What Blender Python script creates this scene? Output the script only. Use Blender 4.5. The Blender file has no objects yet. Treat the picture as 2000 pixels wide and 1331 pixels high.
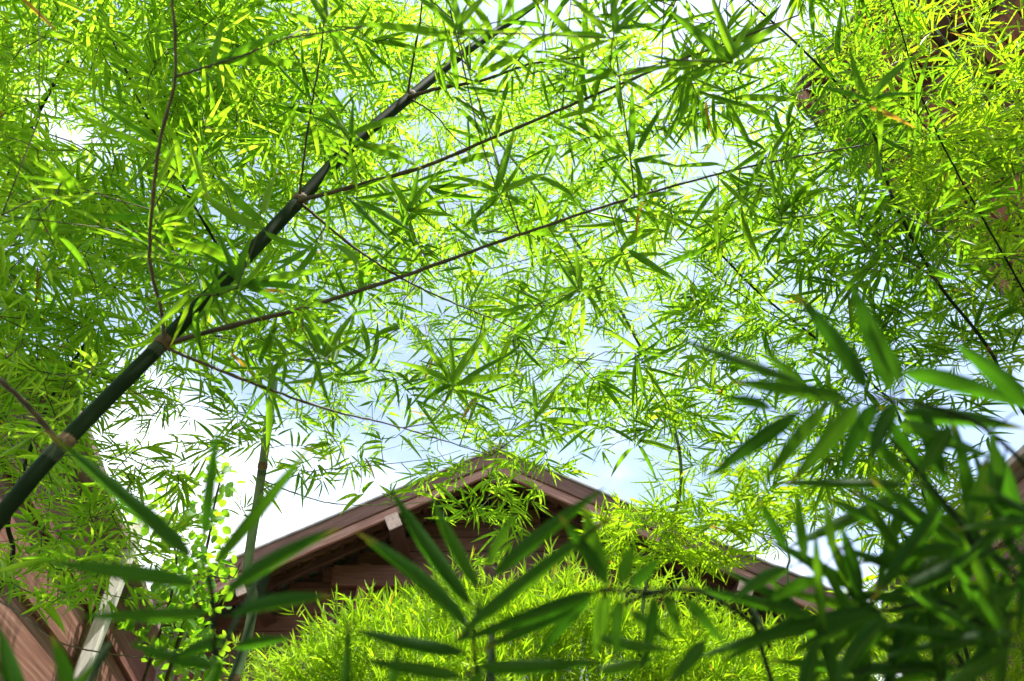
import bpy, math, random
import numpy as np
from mathutils import Matrix, Vector

# ------------------------------------------------------------------ camera, sky, sun, exposure
SC = bpy.context.scene
COL = SC.collection
PITCH = math.radians(40.4)
CAM = np.array([0.0, 0.0, 1.3])
FPX = 1333.3                                   # focal length in pixels of a 2000 px wide frame (24 mm)
cd = bpy.data.cameras.new('camera')
cd.sensor_width = 36.0; cd.lens = 24.0
cd.clip_start = 0.02; cd.clip_end = 3000
cd.dof.use_dof = True; cd.dof.focus_distance = 2.3; cd.dof.aperture_fstop = 3.9
cam = bpy.data.objects.new('camera', cd); COL.objects.link(cam)
cam.location = CAM; cam.rotation_euler = (math.pi / 2 + PITCH, 0, 0)
SC.camera = cam

SUN_EL, SUN_AZ = math.radians(74), math.radians(112)      # azimuth from +Y towards +X
W = bpy.data.worlds.new('World'); SC.world = W; W.use_nodes = True
nt = W.node_tree; nt.nodes.clear()
def N(t, kind, **kw):
    n = t.nodes.new(kind)
    for k, v in kw.items():
        setattr(n, k, v)
    return n
sky = N(nt, 'ShaderNodeTexSky'); sky.sky_type = 'NISHITA'; sky.sun_disc = False
sky.sun_elevation = SUN_EL; sky.sun_rotation = SUN_AZ; sky.air_density = 1.0; sky.dust_density = 1.5
bg = N(nt, 'ShaderNodeBackground'); bg.inputs['Strength'].default_value = 0.13
tc = N(nt, 'ShaderNodeTexCoord')
mp = N(nt, 'ShaderNodeMapping'); mp.inputs['Scale'].default_value = (1.0, 1.0, 1.7); mp.inputs['Location'].default_value = (0.35, 0.1, 0.0)
cn = N(nt, 'ShaderNodeTexNoise'); cn.inputs['Scale'].default_value = 1.7; cn.inputs['Detail'].default_value = 7; cn.inputs['Roughness'].default_value = 0.55
sx = N(nt, 'ShaderNodeSeparateXYZ')
bias = N(nt, 'ShaderNodeMapRange'); bias.inputs[1].default_value = 0.20; bias.inputs[2].default_value = 0.56
bias.inputs[3].default_value = 0.24; bias.inputs[4].default_value = -0.06
ad = N(nt, 'ShaderNodeMath', operation='ADD')
cr = N(nt, 'ShaderNodeMapRange', interpolation_type='SMOOTHSTEP'); cr.inputs[1].default_value = 0.44; cr.inputs[2].default_value = 0.74; cr.inputs[3].default_value = 0.09
cm = N(nt, 'ShaderNodeMixRGB'); cm.inputs['Color2'].default_value = (7.0, 7.2, 7.6, 1)
lk = nt.links.new
lk(tc.outputs['Generated'], mp.inputs['Vector']); lk(mp.outputs[0], cn.inputs['Vector'])
lk(tc.outputs['Generated'], sx.inputs[0]); lk(sx.outputs['Z'], bias.inputs[0])
lk(cn.outputs['Fac'], ad.inputs[0]); lk(bias.outputs[0], ad.inputs[1]); lk(ad.outputs[0], cr.inputs[0])
lk(cr.outputs[0], cm.inputs['Fac']); lk(sky.outputs[0], cm.inputs['Color1']); lk(cm.outputs[0], bg.inputs['Color'])
lk(bg.outputs[0], N(nt, 'ShaderNodeOutputWorld').inputs['Surface'])

sd = bpy.data.lights.new('sun', 'SUN'); sd.energy = 5.0; sd.angle = math.radians(0.53); sd.color = (1.0, 0.95, 0.86)
sun = bpy.data.objects.new('sun', sd); COL.objects.link(sun)
TO_SUN = Vector((math.sin(SUN_AZ) * math.cos(SUN_EL), math.cos(SUN_AZ) * math.cos(SUN_EL), math.sin(SUN_EL)))
sun.rotation_euler = TO_SUN.to_track_quat('Z', 'Y').to_euler(); sun.location = TO_SUN * 30

SC.view_settings.view_transform = 'Standard'; SC.view_settings.look = 'None'
SC.view_settings.exposure = 1.45; SC.view_settings.gamma = 1.0
SC.view_settings.use_curve_mapping = False
SC.render.engine = 'CYCLES'
SC.cycles.max_bounces = 6; SC.cycles.diffuse_bounces = 5; SC.cycles.transmission_bounces = 5
SC.cycles.glossy_bounces = 2; SC.cycles.use_denoising = True
SC.cycles.use_adaptive_sampling = True; SC.cycles.adaptive_threshold = 0.02

RNG = np.random.default_rng(7); random.seed(7)
TH = PITCH
RX = np.array([1.0, 0, 0]); FW = np.array([0, math.cos(TH), math.sin(TH)]); UPV = np.array([0, -math.sin(TH), math.cos(TH)])
UP = np.array([0, 0, 1.0])
def P(px, py, d):
    """point of the place seen at pixel (px, py) of the photograph, d metres deep along the view axis"""
    return CAM + (RX * (px - 1000) / FPX + UPV * (665.5 - py) / FPX + FW) * d
def proj(a):
    v = a - CAM; z = v @ FW
    zz = np.where(z > 0.05, z, np.nan)
    return 1000 + FPX * (v @ RX) / zz, 665.5 - FPX * (v @ UPV) / zz, z
def unit(v):
    v = np.asarray(v, float)
    return v / np.maximum(np.linalg.norm(v, axis=-1, keepdims=True), 1e-9)

# ------------------------------------------------------------------ materials
def new_mat(name):
    m = bpy.data.materials.new(name); m.use_nodes = True; m.node_tree.nodes.clear()
    return m, m.node_tree
def math_n(t, op, a, b=None):
    n = N(t, 'ShaderNodeMath', operation=op)
    for i, v in enumerate((a, b)):
        if v is None: continue
        if isinstance(v, (int, float)): n.inputs[i].default_value = v
        else: t.links.new(v, n.inputs[i])
    return n.outputs[0]
def ramp(t, fac, stops):
    r = N(t, 'ShaderNodeValToRGB'); e = r.color_ramp.elements
    e[0].position, e[0].color = stops[0][0], (*stops[0][1], 1)
    e[1].position, e[1].color = stops[-1][0], (*stops[-1][1], 1)
    for p, c in stops[1:-1]:
        x = e.new(p); x.color = (*c, 1)
    t.links.new(fac, r.inputs[0]); return r.outputs[0]
def leaf_mat(name, refl, trans, mixf=0.55, dry=0.996, rough=0.48, spec=0.2):
    """refl / trans: three colours from deep to light; veins, midrib, a few dry tips"""
    m, t = new_mat(name); L = t.links.new
    geo = N(t, 'ShaderNodeNewGeometry'); oi = N(t, 'ShaderNodeObjectInfo'); uv = N(t, 'ShaderNodeUVMap')
    rnd = math_n(t, 'FRACT', math_n(t, 'ADD', geo.outputs['Random Per Island'], oi.outputs['Random']))
    rn2 = math_n(t, 'FRACT', math_n(t, 'MULTIPLY', rnd, 37.13))
    s = N(t, 'ShaderNodeSeparateXYZ'); L(uv.outputs[0], s.inputs[0])
    u, v = s.outputs['X'], s.outputs['Y']
    nz = N(t, 'ShaderNodeTexNoise'); nz.inputs['Scale'].default_value = 14; nz.inputs['Detail'].default_value = 3
    pc = N(t, 'ShaderNodeTexCoord'); L(pc.outputs['Object'], nz.inputs['Vector'])
    vein = math_n(t, 'MULTIPLY', math_n(t, 'SINE', math_n(t, 'MULTIPLY', v, 75.0)), 0.07)
    mott = math_n(t, 'MULTIPLY', math_n(t, 'SUBTRACT', nz.outputs['Fac'], 0.5), 0.5)
    fac = math_n(t, 'ADD', math_n(t, 'ADD', math_n(t, 'MULTIPLY', rnd, 0.85), vein), mott)
    fac = N(t, 'ShaderNodeClamp').inputs[0].node if False else fac
    cr_ = ramp(t, fac, [(0.0, refl[0]), (0.5, refl[1]), (1.0, refl[2])])
    ct_ = ramp(t, fac, [(0.0, trans[0]), (0.5, trans[1]), (1.0, trans[2])])
    rib = math_n(t, 'LESS_THAN', math_n(t, 'ABSOLUTE', math_n(t, 'SUBTRACT', v, 0.5)), 0.035)
    mr = N(t, 'ShaderNodeMixRGB'); mr.inputs['Color2'].default_value = (0.16, 0.24, 0.05, 1)
    L(math_n(t, 'MULTIPLY', rib, 0.6), mr.inputs['Fac']); L(cr_, mr.inputs['Color1'])
    # dry: some leaves are yellow to brown, from the tip backwards
    dl = math_n(t, 'GREATER_THAN', rn2, dry)
    tipf = N(t, 'ShaderNodeMapRange', interpolation_type='SMOOTHSTEP'); tipf.inputs[1].default_value = 0.80; tipf.inputs[2].default_value = 1.05
    L(math_n(t, 'ADD', u, math_n(t, 'MULTIPLY', mott, 0.6)), tipf.inputs[0])
    tsel = math_n(t, 'MULTIPLY', tipf.outputs[0], math_n(t, 'GREATER_THAN', rn2, 0.72))
    dryf = math_n(t, 'MAXIMUM', dl, math_n(t, 'MULTIPLY', tsel, 0.8))
    md = N(t, 'ShaderNodeMixRGB'); md.inputs['Color2'].default_value = (0.24, 0.15, 0.03, 1)
    L(dryf, md.inputs['Fac']); L(mr.outputs[0], md.inputs['Color1'])
    mt = N(t, 'ShaderNodeMixRGB'); mt.inputs['Color2'].default_value = (0.5, 0.32, 0.03, 1)
    L(dryf, mt.inputs['Fac']); L(ct_, mt.inputs['Color1'])
    pb = N(t, 'ShaderNodeBsdfPrincipled'); pb.inputs['Roughness'].default_value = rough
    pb.inputs['Specular IOR Level'].default_value = spec; L(md.outputs[0], pb.inputs['Base Color'])
    tb = N(t, 'ShaderNodeBsdfTranslucent'); L(mt.outputs[0], tb.inputs['Color'])
    bp = N(t, 'ShaderNodeBump'); bp.inputs['Strength'].default_value = 0.15; bp.inputs['Distance'].default_value = 0.001
    L(vein, bp.inputs['Height']); L(bp.outputs[0], pb.inputs['Normal'])
    mx = N(t, 'ShaderNodeMixShader'); mx.inputs[0].default_value = mixf
    L(pb.outputs[0], mx.inputs[1]); L(tb.outputs[0], mx.inputs[2])
    L(mx.outputs[0], N(t, 'ShaderNodeOutputMaterial').inputs['Surface'])
    return m
def solid_mat(name, stops, scale=(4, 4, 4), rough=0.6, bump=0.2, detail=6, spec=0.3, coord='Object', dist=0.004):
    m, t = new_mat(name); L = t.links.new
    pc = N(t, 'ShaderNodeTexCoord'); mp_ = N(t, 'ShaderNodeMapping'); mp_.inputs['Scale'].default_value = scale
    oi = N(t, 'ShaderNodeObjectInfo')
    av = N(t, 'ShaderNodeVectorMath', operation='ADD'); sc_ = N(t, 'ShaderNodeVectorMath', operation='SCALE'); sc_.inputs['Scale'].default_value = 9.0
    cmb = N(t, 'ShaderNodeCombineXYZ'); L(oi.outputs['Random'], cmb.inputs[0]); L(oi.outputs['Random'], cmb.inputs[2]); L(cmb.outputs[0], sc_.inputs[0])
    L(pc.outputs[coord], mp_.inputs[0]); L(mp_.outputs[0], av.inputs[0]); L(sc_.outputs[0], av.inputs[1])
    nz = N(t, 'ShaderNodeTexNoise'); nz.inputs['Scale'].default_value = 1.0; nz.inputs['Detail'].default_value = detail; nz.inputs['Roughness'].default_value = 0.62
    L(av.outputs[0], nz.inputs['Vector'])
    fac = math_n(t, 'ADD', nz.outputs['Fac'], math_n(t, 'MULTIPLY', math_n(t, 'SUBTRACT', oi.outputs['Random'], 0.5), 0.16))
    c = ramp(t, fac, stops)
    pb = N(t, 'ShaderNodeBsdfPrincipled'); pb.inputs['Roughness'].default_value = rough; pb.inputs['Specular IOR Level'].default_value = spec
    L(c, pb.inputs['Base Color'])
    bp = N(t, 'ShaderNodeBump'); bp.inputs['Strength'].default_value = bump; bp.inputs['Distance'].default_value = dist
    L(nz.outputs['Fac'], bp.inputs['Height']); L(bp.outputs[0], pb.inputs['Normal'])
    L(pb.outputs[0], N(t, 'ShaderNodeOutputMaterial').inputs['Surface'])
    return m

M = {}
M['leaf_deep'] = leaf_mat('leaf_deep', [(0.024, 0.078, 0.008), (0.04, 0.11, 0.010), (0.065, 0.15, 0.014)],
                          [(0.15, 0.38, 0.008), (0.25, 0.50, 0.012), (0.40, 0.64, 0.018)], 0.57)
M['leaf_mid'] = leaf_mat('leaf_mid', [(0.03, 0.10, 0.008), (0.045, 0.14, 0.010), (0.08, 0.19, 0.014)],
                         [(0.20, 0.48, 0.008), (0.34, 0.62, 0.014), (0.50, 0.76, 0.03)], 0.58)
M['leaf_pale'] = leaf_mat('leaf_pale', [(0.05, 0.13, 0.010), (0.08, 0.18, 0.012), (0.13, 0.24, 0.016)],
                          [(0.29, 0.60, 0.012), (0.45, 0.75, 0.025), (0.61, 0.85, 0.05)], 0.62)
M['leaf_lime'] = leaf_mat('leaf_lime', [(0.17, 0.30, 0.012), (0.25, 0.38, 0.016), (0.33, 0.45, 0.025)],
                          [(0.34, 0.62, 0.010), (0.48, 0.76, 0.014), (0.62, 0.86, 0.02)], 0.5, dry=0.992)
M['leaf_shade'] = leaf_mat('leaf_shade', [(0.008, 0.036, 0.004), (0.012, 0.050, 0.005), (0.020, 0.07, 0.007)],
                           [(0.05, 0.19, 0.005), (0.09, 0.26, 0.007), (0.17, 0.36, 0.010)], 0.5, dry=1.01, rough=0.55, spec=0.1)  # darker leaf copy for the near shoots, shade put into its colours
M['leaf_round'] = leaf_mat('leaf_round', [(0.04, 0.12, 0.015), (0.06, 0.16, 0.02), (0.1, 0.2, 0.03)],
                           [(0.2, 0.5, 0.01), (0.32, 0.62, 0.015), (0.45, 0.7, 0.02)], 0.5)
M['culm_dark'] = solid_mat('culm_dark', [(0.3, (0.006, 0.014, 0.005)), (0.55, (0.010, 0.022, 0.007)), (0.75, (0.018, 0.032, 0.011))], (14, 14, 14), 0.6, 0.12, spec=0.05)  # base colour darkened to carry the shade of the leaves above
M['wax'] = solid_mat('wax', [(0.3, (0.02, 0.032, 0.018)), (0.55, (0.04, 0.055, 0.034)), (0.75, (0.07, 0.085, 0.06))], (40, 40, 40), 0.7, 0.2, spec=0.05)
M['culm_pale'] = solid_mat('culm_pale', [(0.3, (0.09, 0.16, 0.07)), (0.55, (0.13, 0.21, 0.10)), (0.75, (0.20, 0.27, 0.16))], (10, 10, 10), 0.4, 0.1)
M['node_brown'] = solid_mat('node_brown', [(0.3, (0.05, 0.03, 0.012)), (0.55, (0.10, 0.06, 0.025)), (0.75, (0.17, 0.11, 0.05))], (60, 60, 60), 0.7, 0.5)
M['twig'] = solid_mat('twig', [(0.3, (0.025, 0.022, 0.010)), (0.55, (0.05, 0.040, 0.016)), (0.75, (0.09, 0.075, 0.03))], (40, 40, 40), 0.6, 0.3)
M['twig_green'] = solid_mat('twig_green', [(0.3, (0.06, 0.10, 0.02)), (0.55, (0.10, 0.15, 0.03)), (0.75, (0.16, 0.18, 0.05))], (40, 40, 40), 0.5, 0.2)
def wood(name, a, b, c, sc=(3, 40, 40), rough=0.55):
    return solid_mat(name, [(0.3, a), (0.52, b), (0.72, c)], sc, rough, 0.35)
M['wood_red'] = wood('wood_red', (0.10, 0.038, 0.024), (0.17, 0.070, 0.044), (0.26, 0.13, 0.09))
M['wood_pink'] = wood('wood_pink', (0.14, 0.065, 0.048), (0.23, 0.115, 0.085), (0.36, 0.22, 0.17))
M['wood_rust'] = wood('wood_rust', (0.10, 0.040, 0.028), (0.17, 0.075, 0.055), (0.27, 0.15, 0.115), (1.4, 22, 60), 0.65)
M['wood_barge'] = wood('wood_barge', (0.075, 0.035, 0.024), (0.12, 0.060, 0.043), (0.19, 0.105, 0.08))
M['wood_wall'] = wood('wood_wall', (0.05, 0.020, 0.012), (0.085, 0.036, 0.022), (0.13, 0.06, 0.04))
M['wood_dark'] = wood('wood_dark', (0.035, 0.016, 0.010), (0.06, 0.028, 0.018), (0.10, 0.05, 0.032))
M['wood_grey'] = wood('wood_grey', (0.20, 0.14, 0.11), (0.30, 0.23, 0.19), (0.42, 0.34, 0.29))
M['wood_white'] = wood('wood_white', (0.38, 0.35, 0.32), (0.52, 0.49, 0.46), (0.66, 0.63, 0.60))
M['tile'] = solid_mat('tile', [(0.3, (0.16, 0.16, 0.17)), (0.55, (0.25, 0.25, 0.26)), (0.75, (0.36, 0.36, 0.37))], (6, 6, 6), 0.7, 0.3)
M['tile_under'] = solid_mat('tile_under', [(0.3, (0.10, 0.06, 0.025)), (0.55, (0.16, 0.10, 0.04)), (0.75, (0.22, 0.15, 0.07))], (8, 8, 8), 0.8, 0.3)
M['plaster'] = solid_mat('plaster', [(0.3, (0.42, 0.43, 0.44)), (0.55, (0.55, 0.56, 0.57)), (0.75, (0.65, 0.66, 0.66))], (3, 3, 3), 0.8, 0.2)
M['black'] = solid_mat('black', [(0.3, (0.012, 0.012, 0.013)), (0.7, (0.03, 0.03, 0.03))], (9, 9, 9), 0.5, 0.1)
M['soil'] = solid_mat('soil', [(0.3, (0.09, 0.07, 0.05)), (0.5, (0.17, 0.14, 0.10)), (0.7, (0.28, 0.25, 0.19))], (1.5, 1.5, 1.5), 0.9, 0.6, 10, dist=0.03)
def glass_mat():
    m, t = new_mat('window_glass')
    pb = N(t, 'ShaderNodeBsdfPrincipled'); pb.inputs['Base Color'].default_value = (0.30, 0.34, 0.37, 1); pb.inputs['Roughness'].default_value = 0.08
    pb.inputs['Specular IOR Level'].default_value = 0.8
    nz = N(t, 'ShaderNodeTexNoise'); nz.inputs['Scale'].default_value = 3
    bp = N(t, 'ShaderNodeBump'); bp.inputs['Strength'].default_value = 0.05; t.links.new(nz.outputs['Fac'], bp.inputs['Height']); t.links.new(bp.outputs[0], pb.inputs['Normal'])
    t.links.new(pb.outputs[0], N(t, 'ShaderNodeOutputMaterial').inputs['Surface']); return m
M['glass'] = glass_mat()

# ------------------------------------------------------------------ object helpers
def thing(name, label, cat, loc, group=None):
    o = bpy.data.objects.new(name, None); COL.objects.link(o)
    o.empty_display_size = 0.2; o.location = loc
    o['label'] = label; o['category'] = cat
    if group: o['group'] = group
    o['_base'] = [float(x) for x in loc]
    return o
def base_of(o):
    return np.array(o['_base']) if '_base' in o else np.zeros(3)
def mesh_obj(name, verts, faces, mat, root=None, parent=None, smooth=False, uvs=None):
    """verts in world space; the mesh is stored relative to the root thing's base"""
    me = bpy.data.meshes.new(name)
    v = np.asarray(verts, float)
    if root is not None: v = v - base_of(root)
    me.from_pydata(v.tolist(), [], faces)
    me.materials.append(mat)
    if smooth: me.polygons.foreach_set('use_smooth', [True] * len(me.polygons))
    o = bpy.data.objects.new(name, me); COL.objects.link(o)
    o.parent = parent if parent is not None else root
    return o
def quads_obj(name, V, Q, mat, root, parent=None, UV=None, smooth=True):
    """fast builder: V (n,3) world, Q (m,4) vertex indices (a triangle repeats nothing: use two quads), UV (m*4,2)"""
    me = bpy.data.meshes.new(name)
    V = (V - base_of(root)).astype(np.float32); Q = Q.astype(np.int32)
    me.vertices.add(len(V)); me.vertices.foreach_set('co', V.ravel())
    me.loops.add(Q.size); me.loops.foreach_set('vertex_index', Q.ravel())
    me.polygons.add(len(Q)); me.polygons.foreach_set('loop_start', np.arange(0, Q.size, Q.shape[1], dtype=np.int32))
    me.polygons.foreach_set('use_smooth', np.full(len(Q), smooth))
    if UV is not None:
        ul = me.uv_layers.new(name='UVMap'); ul.data.foreach_set('uv', UV.astype(np.float32).ravel())
    me.update(calc_edges=True); me.materials.append(mat)
    o = bpy.data.objects.new(name, me); COL.objects.link(o); o.parent = parent if parent is not None else root
    return o
BOXF = [(0, 3, 2, 1), (4, 5, 6, 7), (0, 1, 5, 4), (1, 2, 6, 5), (2, 3, 7, 6), (3, 0, 4, 7)]
def beam_verts(a, b, w, h, up=UP, bev=0.0):
    """a box from a to b, w across, h along up"""
    a, b = np.asarray(a, float), np.asarray(b, float)
    x = unit(b - a); s = unit(np.cross(up, x)); u = np.cross(x, s)
    r = [a + s * (w / 2 * i) + u * (h / 2 * j) for i, j in ((-1, -1), (1, -1), (1, 1), (-1, 1))]
    q = [p + (b - a) for p in r]
    return r + q
_unit_boxes = {}
def beam(name, a, b, w, h, mat, root, parent=None, up=UP, bevel=0.006):
    """a bevelled timber as its own object, its local X along its length (so the grain runs along it)"""
    a, b = np.asarray(a, float), np.asarray(b, float)
    L = float(np.linalg.norm(b - a)); x = unit(b - a); s = unit(np.cross(up, x)); u = np.cross(x, s)
    key = (round(L, 3), round(w, 4), round(h, 4), mat.name)
    me = _unit_boxes.get(key)
    if me is None:
        bv = min(bevel, w * 0.2, h * 0.2)
        V = []
        for xx in (0, L):
            for (i, j, di, dj) in ((-1, -1, bv, 0), (1, -1, -bv, 0), (1, -1, 0, bv), (1, 1, 0, -bv), (1, 1, -bv, 0), (-1, 1, bv, 0), (-1, 1, 0, -bv), (-1, -1, 0, bv)):
                V.append((xx, i * w / 2 + di, j * h / 2 + dj))
        Fc = [(k, (k + 1) % 8, 8 + (k + 1) % 8, 8 + k) for k in range(8)]
        Fc += [tuple(range(7, -1, -1)), tuple(range(8, 16))]
        me = bpy.data.meshes.new(name); me.from_pydata(V, [], Fc); me.materials.append(mat); _unit_boxes[key] = me
    o = bpy.data.objects.new(name, me); COL.objects.link(o)
    p = a - base_of(root)
    mb = Matrix(((x[0], s[0], u[0], p[0]), (x[1], s[1], u[1], p[1]), (x[2], s[2], u[2], p[2]), (0, 0, 0, 1)))
    o.parent = parent if parent is not None else root
    o.matrix_basis = parent.matrix_basis.inverted() @ mb if parent is not None else mb
    return o
def spline(pts, n):
    pts = np.asarray(pts, float)
    if len(pts) == 2: return pts[0] + (pts[1] - pts[0]) * np.linspace(0, 1, n)[:, None]
    Q = np.vstack([2 * pts[0] - pts[1], pts, 2 * pts[-1] - pts[-2]]); out = []
    m = len(pts) - 1
    for t in np.linspace(0, m - 1e-6, n):
        i = int(t); f = t - i; p0, p1, p2, p3 = Q[i:i + 4]
        out.append(0.5 * (2 * p1 + (p2 - p0) * f + (2 * p0 - 5 * p1 + 4 * p2 - p3) * f * f + (3 * p1 - p0 - 3 * p2 + p3) * f ** 3))
    return np.array(out)
def tube_arrays(path, rad, ns=8):
    path = np.asarray(path, float); n = len(path); rad = np.broadcast_to(np.asarray(rad, float), (n,))
    T = unit(np.gradient(path, axis=0))
    ref = np.array([0.31, 0.2, 0.93]); ref = ref if abs(T[0] @ ref) < 0.9 else np.array([1.0, 0, 0])
    A = unit(np.cross(T, ref)); B = np.cross(T, A)
    an = np.linspace(0, 2 * math.pi, ns, endpoint=False)
    V = (path[:, None] + rad[:, None, None] * (np.cos(an)[None, :, None] * A[:, None] + np.sin(an)[None, :, None] * B[:, None])).reshape(-1, 3)
    i = np.arange(n - 1)[:, None] * ns; k = np.arange(ns)[None]; k2 = (k + 1) % ns
    Q = np.stack([i + k, i + k2, i + ns + k2, i + ns + k], -1).reshape(-1, 4)
    return V, Q
def tube(name, path, rad, mat, root, parent=None, ns=8):
    V, Q = tube_arrays(path, rad, ns)
    return quads_obj(name, V, Q, mat, root, parent)
def segs_obj(name, A, B, ra, rb, mat, root, ns=3):
    """many thin twigs, each bowed a little, as one mesh"""
    A, B = np.asarray(A), np.asarray(B); n = len(A)
    if n == 0: return None
    mid = (A + B) / 2 + RNG.normal(0, 1, (n, 3)) * (np.linalg.norm(B - A, axis=1, keepdims=True) * 0.06)
    pts = np.stack([A, mid, B], 1)
    T = unit(B - A); S = unit(np.cross(T, np.array([0.3, 0.5, 0.81]))); Bn = np.cross(T, S)
    r = np.stack([ra, (ra + rb) / 2, rb], 1)
    an = np.linspace(0, 2 * math.pi, ns, endpoint=False)
    ring = np.cos(an)[None, :, None] * S[:, None] + np.sin(an)[None, :, None] * Bn[:, None]
    V = (pts[:, :, None] + r[:, :, None, None] * ring[:, None]).reshape(-1, 3)
    b = np.arange(n)[:, None, None] * (3 * ns); i = np.arange(2)[None, :, None] * ns; k = np.arange(ns)[None, None]; k2 = (k + 1) % ns
    Q = np.stack([b + i + k, b + i + k2, b + i + ns + k2, b + i + ns + k], -1).reshape(-1, 4)
    return quads_obj(name, V, Q, mat, root)

# ------------------------------------------------------------------ leaf blades
def blade(st, wid, fold=0.10, droop=0.08, twist=0.0, bow=0.0):
    """unit leaf along +X, width 1 across Y; returns verts, quads, uv per loop"""
    V, U = [], []
    for t, w in zip(st, wid):
        a = twist * t; y0 = bow * math.sin(math.pi * t)
        z0 = -droop * t * t
        for s in (-0.5, 0, 0.5):
            y = s * w; z = abs(s) * w * fold * 0.12
            V.append((t, y * math.cos(a) + y0, z0 + z + y * math.sin(a) * 0.12)); U.append((t, 0.5 + s))
    Q, L = [], []
    for i in range(len(st) - 1):
        for c in (0, 1):
            q = (i * 3 + c, (i + 1) * 3 + c, (i + 1) * 3 + c + 1, i * 3 + c + 1)
            Q.append(q); L += [U[k] for k in q]
    return np.array(V), np.array(Q), np.array(L)
ST = [0, 0.035, 0.06, 0.16, 0.34, 0.54, 0.74, 0.90, 1.0]
WD = [0.10, 0.12, 0.42, 0.84, 1.0, 0.90, 0.64, 0.30, 0.02]
HI = [blade(ST, WD, f, d, t, b) for f, d, t, b in ((1.2, .03, 0, 0), (1.6, .07, .3, .10), (1.0, .10, -.4, -.10), (1.8, .01, .2, -.15),
 (1.2, .17, .2, .14), (0.8, .05, -.6, .05), (1.5, .08, .6, -.08), (2.2, .04, 0, .06))]
ST2 = [0, 0.05, 0.25, 0.6, 1.0]; WD2 = [0.1, 0.4, 0.98, 0.85, 0.02]
LO = [blade(ST2, WD2, f, d, t, b) for f, d, t, b in ((1.2, .03, 0, 0), (1.6, .07, .3, .10), (1.0, .10, -.4, -.10), (1.8, .01, .2, -.15),
 (1.2, .17, .2, .14), (0.8, .05, -.6, .05), (1.5, .08, .6, -.08), (2.2, .04, 0, .06))]
STR = [0, 0.08, 0.12, 0.3, 0.5, 0.72, 0.9, 1.0]; WDR = [0.05, 0.06, 0.45, 0.92, 1.0, 0.85, 0.5, 0.05]
ROUND = [blade(STR, WDR, f, d, 0, b) for f, d, b in ((1, .1, 0), (1.5, .2, .04), (.6, .02, -.04))]
NV = 8

class Leaves:
    """blades of one plant: base point, length vector, width vector, normal vector, shape number"""
    def __init__(s): s.B, s.X, s.Y, s.Z, s.K = [], [], [], [], []
    def add(s, base, X, width, nrm):
        base, X, nrm = np.atleast_2d(base), np.atleast_2d(X), np.atleast_2d(nrm)
        L = np.linalg.norm(X, axis=1, keepdims=True); x = X / L
        y = unit(np.cross(nrm, x)); z = np.cross(x, y)
        w = np.broadcast_to(np.asarray(width, float).reshape(-1, 1), (len(base), 1))
        s.B.append(base); s.X.append(X); s.Y.append(y * w); s.Z.append(z * L); s.K.append(RNG.integers(0, NV, len(base)))
    def done(s):
        s.B, s.X, s.Y, s.Z, s.K = (np.concatenate(a) if a else np.zeros((0, 3)) for a in (s.B, s.X, s.Y, s.Z, s.K))
        s.K = s.K.astype(int)
def fans(lv, p, u, n, length, kmin=5, kmax=8, wr=(0.09, 0.13), spread=68, droop=0.22, gap=0.10, keep=0.92):
    """sprays of leaves at twig ends p growing along u in planes with normal n"""
    Nf = len(p); K = kmax
    u = unit(u); n = unit(n - u * (n * u).sum(1, keepdims=True)); s = np.cross(n, u)
    cnt = RNG.integers(kmin, kmax + 1, Nf)
    length = np.broadcast_to(length, (Nf,))
    for j in range(K):
        ok = (j < cnt) & (RNG.random(Nf) < keep)
        if not ok.any(): continue
        fr = j / np.maximum(cnt - 1, 1)                         # 0 = tip leaf, 1 = lowest leaf
        side = np.where((j + (np.arange(Nf) % 2)) % 2 == 0, 1, -1)
        ang = np.radians((4 + spread * fr ** 0.8) + RNG.normal(0, 9, Nf)) * side
        d = np.cos(ang)[:, None] * u + np.sin(ang)[:, None] * s + n * RNG.normal(0, 0.11, Nf)[:, None] - UP * (droop * RNG.uniform(0.3, 1.6, Nf))[:, None]
        d = unit(d)
        L = length * RNG.uniform(0.72, 1.15, Nf) * (1 - 0.22 * fr)
        b = p - u * (gap * length * j * 0.9)[:, None]
        nn = unit(n + RNG.normal(0, 0.26, (Nf, 3)))
        lv.add(b[ok], (d * L[:, None])[ok], (L * RNG.uniform(wr[0], wr[1], Nf))[ok], nn[ok])

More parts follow.
